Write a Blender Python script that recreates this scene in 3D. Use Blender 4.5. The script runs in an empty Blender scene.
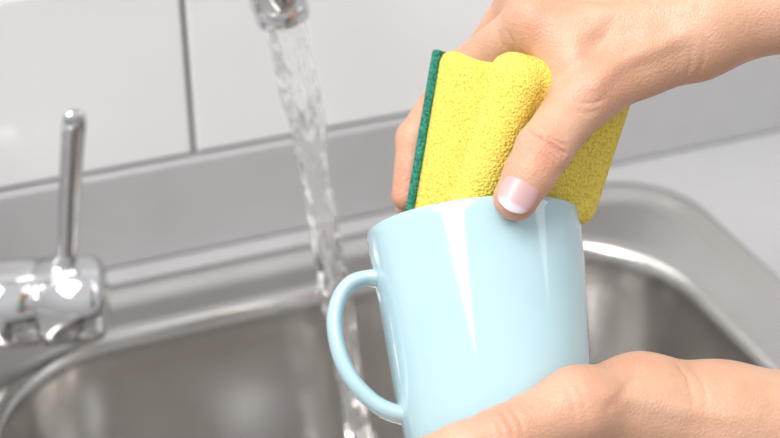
import bpy, math, numpy as np
from mathutils import Vector, Matrix, noise

scene = bpy.context.scene
try:
    scene.view_settings.view_transform = 'Standard'
except Exception:
    pass

# ------------------------------------------------------------------ camera
yaw, pitch = math.radians(21.5), math.radians(32.0)
F = np.array([math.sin(yaw)*math.cos(pitch), math.cos(yaw)*math.cos(pitch), -math.sin(pitch)])
R = np.array([math.cos(yaw), -math.sin(yaw), 0.0])
U = np.cross(R, F)
C = np.array([0.0, 0.0, 0.525])
cam_d = bpy.data.cameras.new("camera")
cam = bpy.data.objects.new("camera", cam_d)
scene.collection.objects.link(cam)
cam.matrix_world = Matrix(((R[0], U[0], -F[0], C[0]), (R[1], U[1], -F[1], C[1]), (R[2], U[2], -F[2], C[2]), (0, 0, 0, 1)))
cam_d.sensor_width = 36
cam_d.lens = 70
cam_d.clip_start = 0.01
cam_d.dof.use_dof = True
cam_d.dof.focus_distance = 0.585
cam_d.dof.aperture_fstop = 8
scene.camera = cam

# local work frame for the held things: origin 600 mm ahead, unit = 0.395 mm
UN = 0.6/1517.0
O = C + 0.6*F
W3 = np.stack([R, U, -F], axis=1)           # local -> world rotation
def q(x, y, w):
    s = (1517.0-w)/1517.0
    return np.array([(x-390)*s, (219-y)*s, w], dtype=float)
def to_world(v):
    return (np.asarray(v) @ W3.T)*UN + O

# ------------------------------------------------------------------ materials
def mat(name, color=(.8,.8,.8), rough=.5, metal=0.0, **kw):
    m = bpy.data.materials.new(name); m.use_nodes = True
    b = m.node_tree.nodes["Principled BSDF"]
    b.inputs["Base Color"].default_value = (*color, 1)
    b.inputs["Roughness"].default_value = rough
    b.inputs["Metallic"].default_value = metal
    for k, v in kw.items():
        b.inputs[k.replace('_', ' ')].default_value = v
    return m, m.node_tree, b
def node(nt, t, **kw):
    n = nt.nodes.new(t)
    for k, v in kw.items():
        setattr(n, k, v)
    return n
def add_noise_color(nt, b, c1, c2, scale, detail=3, lo=.35, hi=.65):
    tc = node(nt, "ShaderNodeTexCoord"); n = node(nt, "ShaderNodeTexNoise")
    n.inputs["Scale"].default_value = scale; n.inputs["Detail"].default_value = detail
    nt.links.new(tc.outputs["Object"], n.inputs["Vector"])
    r = node(nt, "ShaderNodeValToRGB")
    r.color_ramp.elements[0].position = lo; r.color_ramp.elements[1].position = hi
    r.color_ramp.elements[0].color = (*c1, 1); r.color_ramp.elements[1].color = (*c2, 1)
    nt.links.new(n.outputs["Fac"], r.inputs["Fac"])
    nt.links.new(r.outputs["Color"], b.inputs["Base Color"])
    return tc, n, r
def add_bump(nt, b, tex, strength, dist):
    bp = node(nt, "ShaderNodeBump")
    bp.inputs["Strength"].default_value = strength; bp.inputs["Distance"].default_value = dist
    nt.links.new(tex, bp.inputs["Height"]); nt.links.new(bp.outputs["Normal"], b.inputs["Normal"])
    return bp

M_tile, nt, b = mat("white_glazed_tile", (.80,.80,.80), .14)
add_noise_color(nt, b, (.83,.82,.815), (.86,.855,.85), 6)
M_grout, nt, b = mat("grey_grout", (.30,.30,.31), .9)
add_noise_color(nt, b, (.20,.20,.21), (.28,.28,.29), 120)
M_counter, nt, b = mat("grey_laminate", (.48,.48,.49), .35)
add_noise_color(nt, b, (.47,.465,.465), (.485,.48,.48), 60, 5)
M_steel, nt, b = mat("brushed_steel", (.55,.54,.53), .22, 1.0)
tc, n, r = add_noise_color(nt, b, (.56,.54,.52), (.62,.60,.58), 14)
n2 = node(nt, "ShaderNodeTexNoise"); n2.inputs["Scale"].default_value = 900; n2.inputs["Detail"].default_value = 2
mp = node(nt, "ShaderNodeMapping"); mp.inputs["Scale"].default_value = (.04, 1, 1)
nt.links.new(tc.outputs["Object"], mp.inputs["Vector"]); nt.links.new(mp.outputs["Vector"], n2.inputs["Vector"])
add_bump(nt, b, n2.outputs["Fac"], .08, .0005)
M_chrome, nt, b = mat("polished_chrome", (.68,.68,.69), .07, 1.0)
M_dark, nt, b = mat("dark_rubber", (.04,.04,.045), .6)
M_mug, nt, b = mat("pale_blue_glaze", (.5,.7,.75), .10)
b.inputs["Coat Weight"].default_value = .8; b.inputs["Coat Roughness"].default_value = .04
add_noise_color(nt, b, (.40,.575,.63), (.415,.595,.645), 25)
M_water, nt, b = mat("clear_water", (1,1,1), .04)
b.inputs["Transmission Weight"].default_value = .93; b.inputs["IOR"].default_value = 1.33
M_cab, nt, b = mat("cabinet_white", (.6,.6,.6), .5)
add_noise_color(nt, b, (.58,.58,.58), (.63,.63,.63), 5)
M_floor, nt, b = mat("floor_planks", (.35,.27,.2), .5)
add_noise_color(nt, b, (.30,.23,.17), (.4,.31,.23), 8)

M_sponge, nt, b = mat("yellow_foam", (.9,.75,.1), .95)
tc, n, r = add_noise_color(nt, b, (.60,.45,.05), (.82,.67,.125), 1000, 3, .34, .50)
v = node(nt, "ShaderNodeTexVoronoi"); v.inputs["Scale"].default_value = 900
nt.links.new(tc.outputs["Object"], v.inputs["Vector"])
n3 = node(nt, "ShaderNodeTexNoise"); n3.inputs["Scale"].default_value = 900; n3.inputs["Detail"].default_value = 4
nt.links.new(tc.outputs["Object"], n3.inputs["Vector"])
mm = node(nt, "ShaderNodeMath", operation='ADD')
nt.links.new(v.outputs["Distance"], mm.inputs[0]); nt.links.new(n3.outputs["Fac"], mm.inputs[1])
add_bump(nt, b, mm.outputs[0], .7, .0008)
b.inputs["Subsurface Weight"].default_value = .08; b.inputs["Subsurface Radius"].default_value = (1,.7,.2)
b.inputs["Subsurface Scale"].default_value = .001
M_scour, nt, b = mat("green_scourer", (.03,.3,.2), .95)
tc, n, r = add_noise_color(nt, b, (.01,.10,.075), (.04,.30,.21), 900, 4)
add_bump(nt, b, n.outputs["Fac"], 1, .001)

def skin_material():
    m, nt, b = mat("skin", (.8,.55,.42), .42)
    tc, n, r = add_noise_color(nt, b, (.55,.30,.19), (.65,.385,.265), 50, 5, .3, .7)
    at = node(nt, "ShaderNodeAttribute"); at.attribute_name = "flush"
    mx = node(nt, "ShaderNodeMix", data_type='RGBA')
    nt.links.new(at.outputs["Fac"], mx.inputs[0]); nt.links.new(r.outputs["Color"], mx.inputs[6])
    mx.inputs[7].default_value = (.57,.22,.15,1)
    nt.links.new(mx.outputs[2], b.inputs["Base Color"])
    v = node(nt, "ShaderNodeTexVoronoi"); v.inputs["Scale"].default_value = 1000
    nt.links.new(tc.outputs["Object"], v.inputs["Vector"])
    n3 = node(nt, "ShaderNodeTexNoise"); n3.inputs["Scale"].default_value = 420; n3.inputs["Detail"].default_value = 5
    nt.links.new(tc.outputs["Object"], n3.inputs["Vector"])
    mm = node(nt, "ShaderNodeMath", operation='ADD')
    nt.links.new(v.outputs["Distance"], mm.inputs[0]); nt.links.new(n3.outputs["Fac"], mm.inputs[1])
    add_bump(nt, b, mm.outputs[0], .32, .0006)
    b.inputs["Subsurface Weight"].default_value = .15
    b.inputs["Subsurface Radius"].default_value = (1,.35,.2)
    b.inputs["Subsurface Scale"].default_value = .0015
    b.inputs["Specular IOR Level"].default_value = .4
    return m
M_skin = skin_material()
M_nail, nt, b = mat("nail", (.83,.56,.52), .34)
at = node(nt, "ShaderNodeAttribute"); at.attribute_name = "tipf"
rr = node(nt, "ShaderNodeValToRGB")
e = rr.color_ramp.elements
e[0].position = .0; e[0].color = (.62,.40,.36,1)
e[1].position = .95; e[1].color = (.62,.54,.60,1)
x = e.new(.18); x.color = (.55,.33,.32,1)
x = e.new(.82); x.color = (.55,.35,.35,1)
nt.links.new(at.outputs["Fac"], rr.inputs["Fac"]); nt.links.new(rr.outputs["Color"], b.inputs["Base Color"])

# ------------------------------------------------------------------ helpers
def mesh_obj(name, verts, faces, material, parent=None, smooth=True, world=True):
    verts = np.asarray(verts, dtype=float)
    c = (verts.min(0)+verts.max(0))/2
    me = bpy.data.meshes.new(name)
    me.from_pydata((verts-c).tolist(), [], [list(map(int, f)) for f in faces])
    me.update()
    me.materials.append(material)
    if smooth:
        me.shade_smooth()
    ob = bpy.data.objects.new(name, me)
    scene.collection.objects.link(ob)
    ob.location = c
    if parent is not None:
        ob.parent = parent
        ob.location = Vector(c)-parent.location
    return ob
def empty(name, loc):
    e = bpy.data.objects.new(name, None); e.location = Vector([float(a) for a in loc]); e.empty_display_size = .02
    scene.collection.objects.link(e); return e
def box(name, lo, hi, material, parent=None, bevel=0.0):
    x0,y0,z0 = lo; x1,y1,z1 = hi
    v = [(x0,y0,z0),(x1,y0,z0),(x1,y1,z0),(x0,y1,z0),(x0,y0,z1),(x1,y0,z1),(x1,y1,z1),(x0,y1,z1)]
    f = [(0,3,2,1),(4,5,6,7),(0,1,5,4),(1,2,6,5),(2,3,7,6),(3,0,4,7)]
    ob = mesh_obj(name, v, f, material, parent, smooth=False)
    if bevel:
        m = ob.modifiers.new("bevel", 'BEVEL'); m.width = bevel; m.segments = 3
    return ob
def catmull(pts, n):
    pts = [np.asarray(p, float) for p in pts]
    P = [2*pts[0]-pts[1]]+pts+[2*pts[-1]-pts[-2]]
    out = []
    for i in range(1, len(P)-2):
        for k in range(n):
            t = k/n
            a, b_, c, d = P[i-1], P[i], P[i+1], P[i+2]
            out.append(.5*((2*b_)+(c-a)*t+(2*a-5*b_+4*c-d)*t*t+(3*b_-a-3*c+d)*t**3))
    out.append(pts[-1]); return np.array(out)
def frames(path, up):
    T = np.gradient(path, axis=0); T /= np.linalg.norm(T, axis=1)[:, None]
    A = np.cross(T, up); A /= np.linalg.norm(A, axis=1)[:, None]
    B = np.cross(A, T)
    return T, A, B
def sweep(path, ra, rb, up, seg=32, cap=True):
    """elliptic tube; ra along 'A' (perp to up), rb along up"""
    T, A, B = frames(path, np.asarray(up, float)); n = len(path)
    ra = np.broadcast_to(ra, n); rb = np.broadcast_to(rb, n)
    v = []; f = []
    for i in range(n):
        for k in range(seg):
            a = 2*math.pi*k/seg
            v.append(path[i]+A[i]*ra[i]*math.cos(a)+B[i]*rb[i]*math.sin(a))
    for i in range(n-1):
        for k in range(seg):
            k2 = (k+1) % seg
            f.append((i*seg+k, i*seg+k2, (i+1)*seg+k2, (i+1)*seg+k))
    if cap:
        f.append(tuple(range(seg))[::-1]); f.append(tuple((n-1)*seg+k for k in range(seg)))
    return v, f
def lathe(origin, axis, prof, seg=96, close_start=True, close_end=True):
    """prof: (t along axis, radius)"""
    axis = np.asarray(axis, float); axis /= np.linalg.norm(axis)
    h = np.array([0,0,1.0]) if abs(axis[2]) < .9 else np.array([1.0,0,0])
    A = np.cross(axis, h); A /= np.linalg.norm(A); B = np.cross(axis, A)
    v = []; f = []
    for t, r_ in prof:
        for k in range(seg):
            a = 2*math.pi*k/seg
            v.append(np.asarray(origin)+axis*t+(A*math.cos(a)+B*math.sin(a))*r_)
    for i in range(len(prof)-1):
        for k in range(seg):
            k2 = (k+1) % seg
            f.append((i*seg+k, i*seg+k2, (i+1)*seg+k2, (i+1)*seg+k))
    if close_start: f.append(tuple(range(seg))[::-1])
    if close_end: f.append(tuple((len(prof)-1)*seg+k for k in range(seg)))
    return v, f
def merge(*parts):
    V = []; Fc = []
    for v, f in parts:
        o = len(V); V += list(v); Fc += [tuple(o+i for i in q_) for q_ in f]
    return V, Fc

# ------------------------------------------------------------------ implicit surfaces
class Field:
    def __init__(s, lo, hi, h):
        s.lo = np.asarray(lo, float); s.h = h
        s.n = np.ceil((np.asarray(hi)-s.lo)/h).astype(int)+1
        s.ax = [(s.lo[i]+h*np.arange(s.n[i])).astype(np.float32) for i in range(3)]
        s.f = np.full(tuple(s.n), 50.0, np.float32)
    def sl(s, lo, hi):
        a = np.clip(np.floor((lo-s.lo)/s.h).astype(int), 0, s.n); b_ = np.clip(np.ceil((hi-s.lo)/s.h).astype(int)+1, 0, s.n)
        return tuple(slice(int(a[i]), int(b_[i])) for i in range(3))
    def grid(s, S):
        return (s.ax[0][S[0]][:, None, None], s.ax[1][S[1]][None, :, None], s.ax[2][S[2]][None, None, :])
    def cone(s, a, b_, ra, rb, k):
        a = np.asarray(a, np.float32); b_ = np.asarray(b_, np.float32)
        m = max(ra, rb)+k+4
        S = s.sl(np.minimum(a, b_)-m, np.maximum(a, b_)+m)
        if any(x.stop-x.start <= 0 for x in S): return
        X, Y, Z = s.grid(S); d = b_-a; L = max(float(d@d), 1e-6)
        t = np.clip(((X-a[0])*d[0]+(Y-a[1])*d[1]+(Z-a[2])*d[2])/L, 0, 1)
        D = np.sqrt((X-a[0]-t*d[0])**2+(Y-a[1]-t*d[1])**2+(Z-a[2]-t*d[2])**2)-(ra+(rb-ra)*t)
        s.smin(S, D, k)
    def rbox(s, c, axes, half, r, k, bend=0.0):
        m = float(np.linalg.norm(half))+r+k+4
        c = np.asarray(c, float)
        S = s.sl(c-m, c+m); X, Y, Z = s.grid(S)
        P = [(X-c[0])*ax[0]+(Y-c[1])*ax[1]+(Z-c[2])*ax[2] for ax in axes]
        P[2] = P[2]+bend*(P[0]**2)
        Q = [np.abs(P[i])-(half[i]-r) for i in range(3)]
        D = np.sqrt(np.maximum(Q[0],0)**2+np.maximum(Q[1],0)**2+np.maximum(Q[2],0)**2)+np.minimum(np.maximum(np.maximum(Q[0],Q[1]),Q[2]),0)-r
        s.smin(S, D, k)
    def smin(s, S, D, k):
        cur = s.f[S]
        h = np.maximum(k-np.abs(cur-D), 0)/k
        s.f[S] = np.minimum(cur, D)-h*h*k*.25
    def sub(s, lo, hi):
        """aligned sub field"""
        S = s.sl(np.asarray(lo), np.asarray(hi))
        o = Field.__new__(Field); o.h = s.h
        o.lo = np.array([s.ax[i][S[i].start] for i in range(3)], float)
        o.n = np.array([S[i].stop-S[i].start for i in range(3)])
        o.ax = [s.ax[i][S[i]] for i in range(3)]; o.f = np.full(tuple(o.n), 50.0, np.float32); o.S = S
        return o
    def snap(s, x, y):
        w_ = 0.0
        for _ in range(4):
            p = q(x, y, w_)
            i = int(round((p[0]-s.lo[0])/s.h)); j = int(round((p[1]-s.lo[1])/s.h))
            if not (0 <= i < s.f.shape[0] and 0 <= j < s.f.shape[1]): return None
            colm = np.where(s.f[i, j, :] < 0)[0]
            if len(colm) == 0: return None
            w_ = float(s.ax[2][colm[-1]])
        return q(x, y, w_)
    def add_line(s, pts, depth, sig):
        pts = [np.asarray(p, np.float32) for p in pts]
        P = np.array(pts); m = sig*3
        S = s.sl(P.min(0)-m, P.max(0)+m)
        if any(x.stop-x.start <= 0 for x in S): return
        X, Y, Z = s.grid(S); best = None
        nseg = len(pts)-1
        for ii, (a, b_) in enumerate(zip(pts[:-1], pts[1:])):
            d = b_-a; L = max(float(d@d), 1e-6)
            t = np.clip(((X-a[0])*d[0]+(Y-a[1])*d[1]+(Z-a[2])*d[2])/L, 0, 1)
            D = (X-a[0]-t*d[0])**2+(Y-a[1]-t*d[1])**2+(Z-a[2]-t*d[2])**2
            u = (ii+t)/nseg; taper = np.sqrt(np.clip(4*u*(1-u), 0, 1))
            val = np.exp(-D/(sig*sig))*taper
            best = val if best is None else np.maximum(best, val)
        s.f[S] += depth*best
    def mesh(s):
        f = s.f; ins = f < 0
        nx, ny, nz = f.shape
        cnt = np.zeros((nx-1, ny-1, nz-1), np.int8)
        cs = [(i, j, k) for i in (0,1) for j in (0,1) for k in (0,1)]
        for i, j, k in cs:
            cnt += ins[i:nx-1+i, j:ny-1+j, k:nz-1+k]
        act = np.argwhere((cnt > 0) & (cnt < 8))
        idx = np.full(cnt.shape, -1, np.int64); idx[act[:,0], act[:,1], act[:,2]] = np.arange(len(act))
        pos = np.zeros((len(act), 3)); num = np.zeros(len(act))
        vals = {c: f[act[:,0]+c[0], act[:,1]+c[1], act[:,2]+c[2]].astype(float) for c in cs}
        for c in cs:
            for axn in range(3):
                if c[axn] == 0:
                    e_ = list(c); e_[axn] = 1; e_ = tuple(e_)
                    fa, fb = vals[c], vals[e_]; m = (fa < 0) != (fb < 0)
                    t = np.where(m, fa/np.where(m, fa-fb, 1), 0)
                    p = np.array(c, float)[None, :].repeat(len(act), 0); p[:, axn] += t
                    pos[m] += p[m]; num[m] += 1
        pos = (pos/num[:, None]+act)*s.h+s.lo
        faces = []
        for axn in range(3):
            b1, b2 = (axn+1) % 3, (axn+2) % 3
            A = [slice(None)]*3; B = [slice(None)]*3
            A[axn] = slice(0, -1); B[axn] = slice(1, None)
            ch = np.argwhere(ins[tuple(A)] != ins[tuple(B)])
            ok = (ch[:, b1] >= 1) & (ch[:, b2] >= 1) & (ch[:, b1] < f.shape[b1]-1) & (ch[:, b2] < f.shape[b2]-1)
            ch = ch[ok]
            q4 = []
            for o1, o2 in ((-1,-1),(0,-1),(0,0),(-1,0)):
                cc = ch.copy(); cc[:, b1] += o1; cc[:, b2] += o2
                q4.append(idx[cc[:,0], cc[:,1], cc[:,2]])
            q4 = np.stack(q4, 1)
            inside = ins[ch[:,0], ch[:,1], ch[:,2]]
            q4[~inside] = q4[~inside][:, ::-1]
            faces.append(q4)
        return pos, np.concatenate(faces)

def fast_obj(name, verts, faces, material, parent, smooth_iter=2):
    faces = faces.astype(np.int32)
    E = np.concatenate([faces[:, [0,1]], faces[:, [1,2]], faces[:, [2,3]], faces[:, [3,0]]])
    for _ in range(smooth_iter):
        acc = np.zeros_like(verts); n = np.zeros(len(verts))
        for a, b_ in ((0,1),(1,0)):
            for ax in range(3):
                acc[:, ax] += np.bincount(E[:, a], verts[E[:, b_], ax], len(verts))
            n += np.bincount(E[:, a], minlength=len(verts))
        verts = verts*.5+.5*acc/np.maximum(n, 1)[:, None]
    wv = to_world(verts); c = (wv.min(0)+wv.max(0))/2
    me = bpy.data.meshes.new(name)
    me.vertices.add(len(wv)); me.vertices.foreach_set("co", (wv-c).astype(np.float32).ravel())
    me.loops.add(faces.size); me.loops.foreach_set("vertex_index", faces.ravel())
    me.polygons.add(len(faces)); me.polygons.foreach_set("loop_start", np.arange(0, faces.size, 4, dtype=np.int32))
    me.update(calc_edges=True); me.validate()
    me.materials.append(material); me.shade_smooth()
    ob = bpy.data.objects.new(name, me); scene.collection.objects.link(ob)
    ob.parent = parent; ob.location = Vector([float(a) for a in c])-parent.location
    return ob, verts

def unit(v): v = np.asarray(v, float); return v/np.linalg.norm(v)

def nail(name, parent, a, tip, nrm, r, halfw, start, length, lift=1.0):
    d = unit(tip-a); n = unit(nrm-d*np.dot(nrm, d)); c = np.cross(d, n)
    v = []; tf = []; NA, NB = 17, 21
    maxth = math.asin(min(.95, halfw/r))
    for ib in range(NB):
        t = ib/(NB-1)
        for ia in range(NA):
            s_ = -1+2*ia/(NA-1)
            w_ = 1-.42*abs(2*t-1)**3.2
            th = s_*maxth*w_
            tt = t+(.13 if t > .5 else -.10)*(1-s_*s_)*(abs(t-.5)*2)**2
            b_ = start+length*tt
            rad = r+lift-.9*abs(s_)**6-(1.6*max(0, .12-t)/.12)
            droop = 3.0*t*t
            v.append(tip+d*b_+c*rad*math.sin(th)+n*(rad*math.cos(th)-droop))
            tf.append(tt)
    f = []
    for i in range(NB-1):
        for k in range(NA-1):
            f.append((i*NA+k, i*NA+k+1, (i+1)*NA+k+1, (i+1)*NA+k))
    ob = mesh_obj(name, to_world(np.array(v)), f, M_nail, parent)
    at_ = ob.data.attributes.new("tipf", 'FLOAT', 'POINT'); at_.data.foreach_set("value", np.array(tf, np.float32))
    m = ob.modifiers.new("thick", 'SOLIDIFY'); m.thickness = .0006; m.offset = 0
    m = ob.modifiers.new("sub", 'SUBSURF'); m.levels = 1; m.render_levels = 2
    return ob

def build_hand(name, lo, hi, palm, fingers, lines, slines, flush_pts, nails, h=1.7, k_palm=22):
    fl = Field(lo, hi, h)
    for a, b_, ra, rb in palm:
        fl.cone(q(*a), q(*b_), ra, rb, k_palm)
    subs = []
    for ch in fingers:
        pts = [q(*p[:3]) for p in ch]; rs = [p[3] for p in ch]
        P = np.array(pts); m = max(rs)+14
        o = fl.sub(P.min(0)-m, P.max(0)+m)
        for i in range(len(pts)-1):
            o.cone(pts[i], pts[i+1], rs[i], rs[i+1], 7)
        subs.append(o)
    fing = Field.__new__(Field); fing.__dict__.update(fl.__dict__); fing.f = np.full_like(fl.f, 50.0)
    for o in subs:
        fing.smin(o.S, o.f, 3)
    cur = fl.f; k = 16
    hh = np.maximum(k-np.abs(cur-fing.f), 0)/k
    fl.f = np.minimum(cur, fing.f)-hh*hh*k*.25
    snapped = []
    for pts, dep, sig in slines:
        pp = catmull([np.array([a, b_, 0.]) for a, b_ in pts], 4)
        sp_ = [fl.snap(p[0], p[1]) for p in pp]; sp_ = [p for p in sp_ if p is not None]
        if len(sp_) > 1: snapped.append((sp_, dep, sig))
    for pts, dep, sig in snapped+lines:
        fl.add_line(pts, dep, sig)
    v, f = fl.mesh()
    root = empty(name, to_world(v.mean(0)))
    ob, v = fast_obj(name+"_skin", v, f, M_skin, root, 2)
    fp = np.zeros(len(v))
    for p, rad, amt in flush_pts:
        d2 = ((v-q(*p))**2).sum(1); fp = np.maximum(fp, amt*np.exp(-d2/(rad*rad)))
    at_ = ob.data.attributes.new("flush", 'FLOAT', 'POINT'); at_.data.foreach_set("value", fp.astype(np.float32))
    for i, (a, t, n, r_, hw, st, ln) in enumerate(nails):
        nail(name+"_nail_%d" % (i+1), root, q(*a), q(*t), np.array(n, float), r_, hw, st, ln)
    return root

def arc(center, along, nrm, r_, off=0.0, a0=-60, a1=60, bow=0.0, n=9):
    d = unit(along); nn = unit(np.array(nrm, float)-d*np.dot(nrm, d)); c = np.cross(d, nn)
    out = []
    for i in range(n):
        th = math.radians(a0+(a1-a0)*i/(n-1)); s_ = -1+2*i/(n-1)
        out.append(center+d*(off+bow*(1-s_*s_))+c*r_*math.sin(th)+nn*r_*math.cos(th))
    return out

# ================================================================== ROOM
WY = 0.795
box("wall_back", (-1.3, WY+.008, -.9), (1.9, WY+.12, 1.5), M_grout)
tiles = empty("tile_cladding", (0, WY, .6))
V = []; Fc = []
def tile(x0, x1, z0, z1):
    e_ = .0022; o = len(V); y0, y1 = WY, WY+.0085
    for (a, b_, c, d, y) in ((x0,x1,z0,z1,y1),(x0,x1,z0,z1,y0+.0016),(x0+e_*.3,x1-e_*.3,z0+e_*.3,z1-e_*.3,y0+.0006),(x0+e_,x1-e_,z0+e_,z1-e_,y0)):
        V.extend([(a,y,c),(b_,y,c),(b_,y,d),(a,y,d)])
    for l in range(3):
        for k in range(4):
            k2 = (k+1) % 4
            Fc.append((o+l*4+k, o+l*4+k2, o+(l+1)*4+k2, o+(l+1)*4+k))
    Fc.append((o+12, o+13, o+14, o+15))
g = .0032; TW, TH = .300, .121; z = .066; row = 0
while z < 1.4:
    xx = .185-5*TW+(TW/2 if row % 2 else 0)
    while xx < 1.8:
        tile(xx+g/2, xx+TW-g/2, z+g/2, z+TH-g/2); xx += TW
    z += TH; row += 1
mesh_obj("wall_tiles", V, Fc, M_tile, tiles, smooth=False)
box("trim_1", (-1.3, WY-.004, -.001), (1.9, WY+.009, .0655), M_counter, None, .002)

def rring(x0, x1, y0, y1, r_, z, n=16):
    pts = []
    for cx, cy, a0 in ((x1-r_, y1-r_, 0), (x0+r_, y1-r_, 90), (x0+r_, y0+r_, 180), (x1-r_, y0+r_, 270)):
        for i in range(n+1):
            a = math.radians(a0+90*i/n); pts.append((cx+r_*math.cos(a), cy+r_*math.sin(a), z))
    return pts
SX0, SX1, SY0, SY1 = -.42, .503, .285, .768
BX0, BX1, BY0, BY1 = .030, .452, .335, .722
rings = [rring(-1.3, 1.9, .225, WY-.004, .002, -.038), rring(-1.3, 1.9, .225, WY-.004, .002, -.003), rring(-1.297, 1.897, .228, WY-.005, .002, 0),
         rring(SX0+.004, SX1-.004, SY0+.004, SY1-.004, .055, 0), rring(SX0+.004, SX1-.004, SY0+.004, SY1-.004, .055, -.038)]
def loft(rings, cap_last=False, cap_first=False, closed=False):
    n = len(rings[0]); v = [p for r_ in rings for p in r_]; f = []
    m = len(rings)
    for i in range(m if closed else m-1):
        j = (i+1) % m
        for k in range(n):
            k2 = (k+1) % n
            f.append((i*n+k, i*n+k2, j*n+k2, j*n+k))
    if cap_last: f.append(tuple((m-1)*n+k for k in range(n)))
    return v, f
v, f = loft(rings, closed=True)
mesh_obj("countertop", v, f, M_counter, None, smooth=False)

# sink
sink = empty("kitchen_sink", (.24, .53, 0))
def off(i, r_, z): return rring(SX0+i, SX1-i, SY0+i, SY1-i, max(r_-i, .01), z)
def bo(i, z, r0=.085): return rring(BX0+i, BX1-i, BY0+i, BY1-i, max(r0-i, .02), z)
rg = [off(0,.06,.0005), off(.001,.06,.0035), off(.004,.06,.0062), off(.008,.06,.0070), off(.012,.06,.0062), off(.016,.06,.0035), off(.020,.06,.0018), off(.024,.06,.0012)]
rg += [bo(-.012, .0012), bo(-.006, .0016), bo(-.002, .0012), bo(.001,-.0005), bo(.0035,-.004), bo(.005,-.010), bo(.007,-.03), bo(.010,-.07), bo(.013,-.11), bo(.017,-.135), bo(.024,-.150), bo(.034,-.159), bo(.048,-.163), bo(.10,-.1655,.12)]
cx, cy = (BX0+BX1)/2, (BY0+BY1)/2
n = len(rg[0])
def circ(r_, z):
    pts = []
    for p in bo(.10, 0, .12):
        a = math.atan2(p[1]-cy, p[0]-cx); pts.append((cx+r_*math.cos(a), cy+r_*math.sin(a), z))
    return pts
rg += [circ(.058,-.167), circ(.055,-.1685), circ(.045,-.172), circ(.020,-.174)]
v, f = loft(rg, cap_last=True)
s_ob = mesh_obj("basin", v, f, M_steel, sink)
v, f = lathe((cx, cy, -.1735), (0,0,1), [(0,.034),(.003,.034),(.005,.030),(.0035,.022),(.005,.010),(.012,.008),(.013,.004)], 40)
mesh_obj("strainer", v, f, M_chrome, sink)
for i in range(6):
    y = .36+i*.06
    path = np.array([(-.37+.33*t, y, .0012) for t in np.linspace(0, 1, 12)])
    prof = .004*np.sin(np.linspace(.25, math.pi-.25, 12))
    v, f = sweep(path, prof, prof*.7, (0,0,1), 12)
    mesh_obj("drain_ridge_%d" % (i+1), v, f, M_steel, sink)

# cabinet + floor
cab = empty("base_cabinet", (.3, .5, -.45))
box("carcass", (-1.3, .26, -.80), (1.9, WY, -.21), M_cab, cab)
box("rail", (-1.3, .245, -.21), (1.9, .27, -.0385), M_cab, cab)
box("plinth", (-1.3, .31, -.90), (1.9, WY, -.80), M_dark, cab)
for i in range(5):
    x0 = -1.29+i*.638
    box("door_%d" % (i+1), (x0, .24, -.79), (x0+.63, .26, -.06), M_cab, cab, .003)
    pth = catmull([(x0+.20,.24,-.1),(x0+.20,.215,-.1),(x0+.43,.215,-.1),(x0+.43,.24,-.1)], 8)
    v, f = sweep(pth, .005, .005, (0,0,1), 12); mesh_obj("handle_%d" % (i+1), v, f, M_chrome, cab)
box("floor", (-1.3, -1.2, -.92), (1.9, WY+.12, -.90), M_floor)

# ================================================================== TAP
tap = empty("mixer_tap", (-.01, .7345, 0))
col = np.array([-.01, .7345, 0.002])
v, f = lathe(col, (0,0,1), [(0,.028),(.004,.028),(.007,.024),(.008,.0225),(.085,.0225),(.089,.021),(.092,.017),(.100,.0145),(.105,.0125)], 64)
mesh_obj("column", v, f, M_chrome, tap)
xd = unit([.214, -.0615, 0]); Rg = .1105
base = np.array([-.01, .7345, 0])
pth = [base+np.array([0,0,z_]) for z_ in np.linspace(.10, .219, 8)]
for a in np.linspace(2, 170, 50):
    t = math.radians(180-a)
    pth.append(base+xd*(Rg+Rg*math.cos(t))+np.array([0,0,.219+Rg*math.sin(t)]))
pth = np.array(pth)
side = np.cross(xd, [0,0,1])
v, f = sweep(pth, .0115, .0115, side, 32); mesh_obj("spout", v, f, M_chrome, tap)
ed = unit(pth[-1]-pth[-2]); E0 = pth[-1]
v, f = lathe(E0-ed*.004, ed, [(0,.0118),(.001,.0135),(.003,.0143),(.026,.0146),(.028,.0144),(.0285,.0135),(.0290,.0140),(.036,.0140),(.0372,.0132),(.0372,.0118),(.034,.0112),(.034,.001)], 64)
mesh_obj("aerator", v, f, M_chrome, tap)
v, f = lathe(E0+ed*.0302, ed, [(0,.0113),(.0006,.0113),(.0006,.001)], 40)
mesh_obj("aerator_mesh", v, f, M_dark, tap)
outlet = E0+ed*.031
# side valve
vd = unit([.966, -.259, 0]); vc = np.array([.089, .708, .040])
L0 = -np.linalg.norm(vc[:2]-base[:2])
v, f = lathe(vc, vd, [(L0,.0195),(-.055,.0195),(-.050,.0225),(-.046,.0245),(-.0185,.0248),(-.0178,.0225),(-.0165,.0225),(-.0158,.0250),(.006,.0250),(.012,.0243),(.016,.0225),(.0185,.0190),(.0197,.0140),(.0202,.006)], 80)
mesh_obj("valve_body", v, f, M_chrome, tap)
lp = catmull([(.086,.709,.058),(.089,.709,.068),(.0915,.709,.080),(.0955,.709,.108),(.1000,.709,.136),(.1035,.7085,.156)], 8)
nn = len(lp); tt = np.linspace(0, 1, nn)
ra = np.interp(tt, [0,.12,.25,.9,.97,1], [.012,.0078,.0052,.0066,.0060,.003])
rb = np.interp(tt, [0,.12,.25,.9,.97,1], [.012,.0070,.0050,.0040,.0034,.0015])
v, f = sweep(lp, ra, rb, (0,1,0), 28); mesh_obj("lever", v, f, M_chrome, tap)

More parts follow.
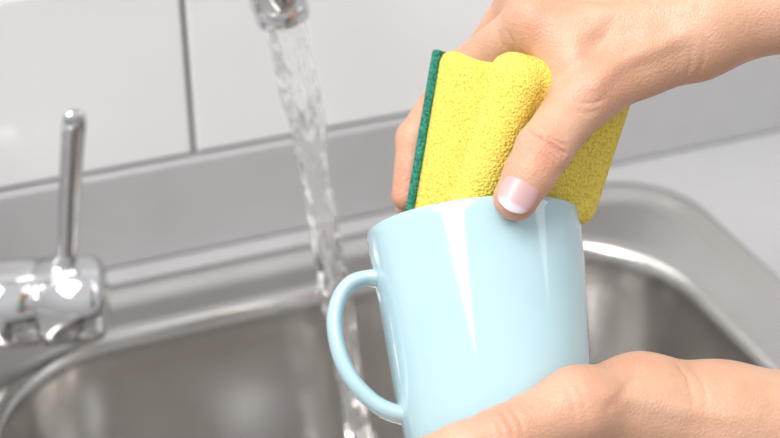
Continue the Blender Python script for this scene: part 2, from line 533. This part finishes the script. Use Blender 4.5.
# ================================================================== WATER
ws = outlet
zs = np.linspace(0, 1, 190); wp = []
z_end = -.160
for t in zs:
    zz = ws[2]+(z_end-ws[2])*t
    wp.append((ws[0]+.044*(t**.85), ws[1]-.010*t, zz))
wp = np.array(wp)
T, A, B = frames(wp, np.array([0,1.0,0]))
seg = 60; v = []; f = []
for i, t in enumerate(zs):
    r0 = .0094*(1-.24*min(1, t*3)) + .0008*t
    for k in range(seg):
        a = 2*math.pi*k/seg
        am = min(1, t*5+.15)
        r_ = r0*(1+.12*math.sin(2*a+t*18)*am+.07*math.sin(5*a-t*16)+.24*am*noise.noise(Vector((math.cos(a)*2.0, math.sin(a)*2.0, t*20)))+.16*noise.noise(Vector((math.cos(a)*5, math.sin(a)*5, t*54))))
        v.append(wp[i]+A[i]*r_*math.cos(a)+B[i]*r_*math.sin(a))
for i in range(len(zs)-1):
    for k in range(seg):
        k2 = (k+1) % seg; f.append((i*seg+k, i*seg+k2, (i+1)*seg+k2, (i+1)*seg+k))
f.append(tuple(range(seg))[::-1]); f.append(tuple((len(zs)-1)*seg+k for k in range(seg)))
mesh_obj("water_stream", v, f, M_water)

# ================================================================== MUG
M0 = q(473, 224, -60)
tilt = math.radians(14)
Ax = unit([.109*math.cos(tilt), -.994*math.cos(tilt), math.sin(tilt)])   # rim -> base
H = 252
prof_o = [(0,109.5),(1.5,111),(4,111.6),(12,111),(60,108.3),(126,103),(180,99),(212,95.5),(230,91),(240,85),(246,78),(249,72),(252,70),(252,64),(247,61)]
prof_i = [(236,58),(234,70),(226,80),(205,86),(150,92),(60,99),(12,102),(4,104),(1,106),(0,108)]
v1, f1 = lathe(M0, Ax, prof_i+[(a, b_) for a, b_ in prof_o], 128, True, True)
Ls = unit(np.cross(Ax, [0,0,1.0]))
if Ls[0] > 0: Ls = -Ls
Nn = np.cross(Ls, Ax); 
if Nn[2] < 0: Nn = -Nn
ang = math.radians(6); Ls = unit(Ls*math.cos(ang)+Nn*math.sin(ang))
hp = [(98,50),(116,48),(133,52),(146,66),(153,88),(153,112),(148,135),(138,156),(122,175),(106,186),(88,192)]
path = catmull([M0+Ls*s_+Ax*t_ for s_, t_ in hp], 8)
nn = len(path); tt = np.linspace(0,1,nn)
wd = np.interp(tt, [0,.1,.3,.8,1], [21,17,16,16,21])
th = np.interp(tt, [0,.1,.3,.8,1], [10,8.6,8.6,8.6,10])
upv = unit(np.cross(Ls, Ax))
v2, f2 = sweep(path, th, wd, upv, 32)
V, Fc = merge((v1, f1), (v2, f2))
mug = mesh_obj("coffee_mug", to_world(np.array(V)), Fc, M_mug)

# ================================================================== SPONGE
def axes3(down, nrm):
    d = unit(down); n_ = unit(np.array(nrm, float)-d*np.dot(nrm, d)); c = np.cross(d, n_)
    return [c, d, n_]
sfl = Field(np.array([-30,-60,-160.]), np.array([270,200,110.]), 1.5)
axA = axes3([-27,-160,-12], [-.30,0,1]); axB = axes3([-44,-150,-34], [.50,0,1])
cA = q(488,153,-52); cB = q(547,142,-12)
sfl.rbox(cA, axA, (70, 98, 23), 15, 1.5, .0030)
sfl.rbox(cB, axB, (80, 80, 25), 23, 1.5, .0010)
sfl.cone(q(519,84,28), q(473,205,5), 24, 25, 5)       # rolled edge of the front fold
sfl.cone(q(473,205,5), q(464,236,-10), 25, 25, 5)
sfl.add_line([q(494,58,-6), q(488,90,-10), q(474,130,-16), q(460,165,-20), q(448,205,-26), q(440,235,-30)], 9, 7)   # deep crease of the fold
v, f = sfl.mesh()
sp = empty("sponge", to_world(v.mean(0)))
fast_obj("foam", v, f, M_sponge, sp, 1)
gfl = Field(np.array([-60,-60,-160.]), np.array([120,200,60.]), 1.5)
c_ = axA[0] if axA[0][0] < 0 else -axA[0]
gfl.rbox(cA+c_*71-axA[2]*11, [c_, axA[1], axA[2]], (5, 97, 20), 4, 3)
v, f = gfl.mesh()
fast_obj("scourer", v, f, M_scour, sp, 0)

# ================================================================== HANDS
ti, tt_ = q(543,150,58), q(516,198,66)
tdir = tt_-ti
palm = [((700,28,5),(585,42,5),44,32), ((585,42,5),(535,20,-2),32,27), ((700,-5,-30),(525,-4,-42),44,25),
        ((700,-20,-50),(540,-30,-82),42,25), ((705,-28,-65),(560,-45,-120),38,23),
        ((685,48,5),(588,88,28),32,31), ((640,50,10),(580,50,10),34,28), ((590,85,25),(548,42,2),27,22),
        ((700,28,5),(800,-2,5),44,48), ((800,-2,5),(1000,-60,0),48,62), ((705,-25,-60),(800,-50,-65),42,46), ((800,-50,-65),(1000,-110,-75),46,58)]
fing = [[(588,90,28,30),(543,150,58,26.5),(530,173,63,24),(516,198,64,22)],
        [(535,20,-2,26),(459,72,-84,21),(414,138,-94,18.5),(407,196,-90,16.5)],
        [(525,-4,-42,25),(470,72,-130,20),(426,136,-134,18.5),(410,205,-124,16.5)],
        [(540,-30,-82,24),(488,60,-162,20),(452,125,-170,18),(440,182,-158,16)],
        [(560,-45,-120,22),(515,25,-184,17.5),(492,72,-196,16),(482,116,-188,14)]]
lines = []
for o_, dp, a0, a1, bw in ((-10,2.8,-48,40,3),(-4,4.5,-58,55,2),(2,4.2,-55,60,-1),(8,3.2,-45,50,-3),(-17,1.8,-35,30,4),(14,1.8,-30,35,-4)):
    lines.append((arc(ti, tdir, (-.12,0,1), 26, o_, a0, a1, bw), dp, 1.9))
slines = [([(552,80),(575,66),(598,46),(612,20)], 4.5, 8.0),
          ([(690,32),(655,48),(615,66),(590,92)], -5.0, 8.0),
          ([(698,8),(640,10),(590,14),(550,20)], -3.5, 7.0),
          ([(640,30),(610,36),(580,44)], 3.0, 9.0),
          ([(680,86),(690,66),(692,44)], 1.4, 2.2), ([(694,82),(704,60),(704,36)], 1.2, 2.2),
          ([(572,100),(590,104),(606,98)], 1.4, 2.0), ([(566,108),(584,113),(600,110)], 1.2, 2.0),
          ([(505,28),(512,40),(516,54)], 1.5, 2.2), ([(497,30),(503,44),(506,56)], 1.4, 2.0)]
flush = [((543,150,85),22,.6), ((518,205,70),22,.5), ((409,192,-78),30,.6), ((424,132,-122),25,.4), ((459,70,-78),28,.4), ((588,80,60),35,.3), ((535,10,25),28,.3)]
nl = [((543,150,58),(516,198,66),(-.06,.05,1),22,17.5,-20,34),
      ((414,138,-94),(407,196,-90),(.05,0,-1),16,12,-12,25), ((426,136,-134),(410,205,-124),(0,0,-1),16.5,12,-12,25),
      ((452,125,-170),(440,182,-158),(0,0,-1),16,12,-12,25), ((492,72,-196),(482,116,-188),(0,0,-1),14,10,-10,21)]
build_hand("human_hand", (-45,-25,-260), (640,430,120), palm, fing, lines, slines, flush, nl, h=1.7)

# lower (left) hand: cradles the mug, thumb along its front
palm2 = [((720,416,35),(640,404,45),50,46), ((720,420,-30),(640,445,-20),50,44), ((640,404,45),(578,405,92),46,34),
         ((640,445,35),(520,525,58),38,28), ((640,455,0),(512,535,12),38,28), ((650,455,-30),(522,535,-30),36,27), ((655,450,-50),(548,525,-72),36,25),
         ((720,416,35),(840,430,30),50,54), ((720,420,-30),(840,436,-40),50,54), ((840,430,30),(1000,450,30),54,62), ((840,436,-40),(1000,455,-40),54,62)]
fing2 = [[(578,405,92,34),(500,437,115,27),(462,449,108,24.5),(422,462,95,22)],
         [(520,525,58,26),(425,540,25,20),(382,505,8,18),(392,466,5,16)],
         [(512,535,12,26),(415,545,-38,21),(378,505,-52,18.5),(398,466,-50,16.5)],
         [(522,535,-30,25),(440,540,-92,20),(405,503,-100,18),(425,468,-88,16)],
         [(548,525,-72,23),(490,535,-132,17.5),(455,505,-136,16),(462,470,-112,14)]]
slines2 = [([(676,362),(690,385),(694,425)], 1.5, 2.4), ([(690,364),(704,388),(708,425)], 1.2, 2.2),
           ([(562,380),(572,398),(576,425)], 1.4, 2.2), ([(572,376),(583,396),(588,425)], 1.1, 2.0),
           ([(490,414),(500,426),(504,437)], 2.2, 1.9), ([(499,410),(509,422),(514,437)], 2.4, 1.9), ([(508,406),(519,420),(524,437)], 1.8, 1.9),
           ([(600,395),(640,400),(690,412),(760,418)], -3.0, 9.0), ([(640,365),(630,385),(605,410)], 2.0, 6.0)]
flush2 = [((578,395,110),35,.35), ((500,425,130),30,.45), ((630,360,60),30,.25)]
nl2 = [((462,449,108),(422,462,95),(-.1,.4,1),22,16,-16,32),
       ((382,505,8),(392,466,5),(-1,-.2,0),16,12,-12,25), ((378,505,-52),(398,466,-50),(-1,0,-.4),16.5,12,-12,25),
       ((405,503,-100),(425,468,-88),(-1,0,-.8),16,12,-12,25), ((455,505,-136),(462,470,-112),(-.4,0,-1),14,10,-10,22)]
build_hand("human_hand.001", (-50,-420,-260), (680,-80,190), palm2, fing2, [], slines2, flush2, nl2, h=1.9)

# ================================================================== LIGHT
w = bpy.data.worlds.new("world"); scene.world = w; w.use_nodes = True
nt = w.node_tree; bg = nt.nodes["Background"]
tc = node(nt, "ShaderNodeTexCoord"); sx = node(nt, "ShaderNodeSeparateXYZ"); rp = node(nt, "ShaderNodeValToRGB")
nt.links.new(tc.outputs["Generated"], sx.inputs[0])
mr = node(nt, "ShaderNodeMapRange"); mr.inputs[1].default_value = -1; mr.inputs[2].default_value = 1
nt.links.new(sx.outputs["Z"], mr.inputs[0]); nt.links.new(mr.outputs[0], rp.inputs["Fac"])
e = rp.color_ramp.elements
e[0].position = .3; e[0].color = (.28,.28,.285,1); e[1].position = .8; e[1].color = (.97,.98,1,1)
x = e.new(.5); x.color = (.58,.58,.585,1)
nt.links.new(rp.outputs["Color"], bg.inputs["Color"]); bg.inputs["Strength"].default_value = .86

def area(name, loc, target, sx_, sy_, power, color=(1,1,1)):
    l = bpy.data.lights.new(name, 'AREA'); l.shape = 'RECTANGLE'; l.size = sx_; l.size_y = sy_; l.energy = power; l.color = color
    o = bpy.data.objects.new(name, l); scene.collection.objects.link(o); o.location = loc
    o.rotation_euler = (Vector(target)-Vector(loc)).to_track_quat('-Z', 'Y').to_euler()
    return o
mw = to_world(M0)
dirL = W3 @ unit([-.30, .50, .78])
area("window_light", tuple(mw+dirL*1.5), tuple(mw), .55, 1.1, 15, (1,.99,.97))
area("overhead_fill", (-.6, .2, 1.5), (.2,.6,0), 1.0, .8, 15)  # added soft fill from above, raises overall brightness; not a room fixture
area("side_light", (1.6, .1, 1.1), (.3,.6,0), .8, .8, 3)
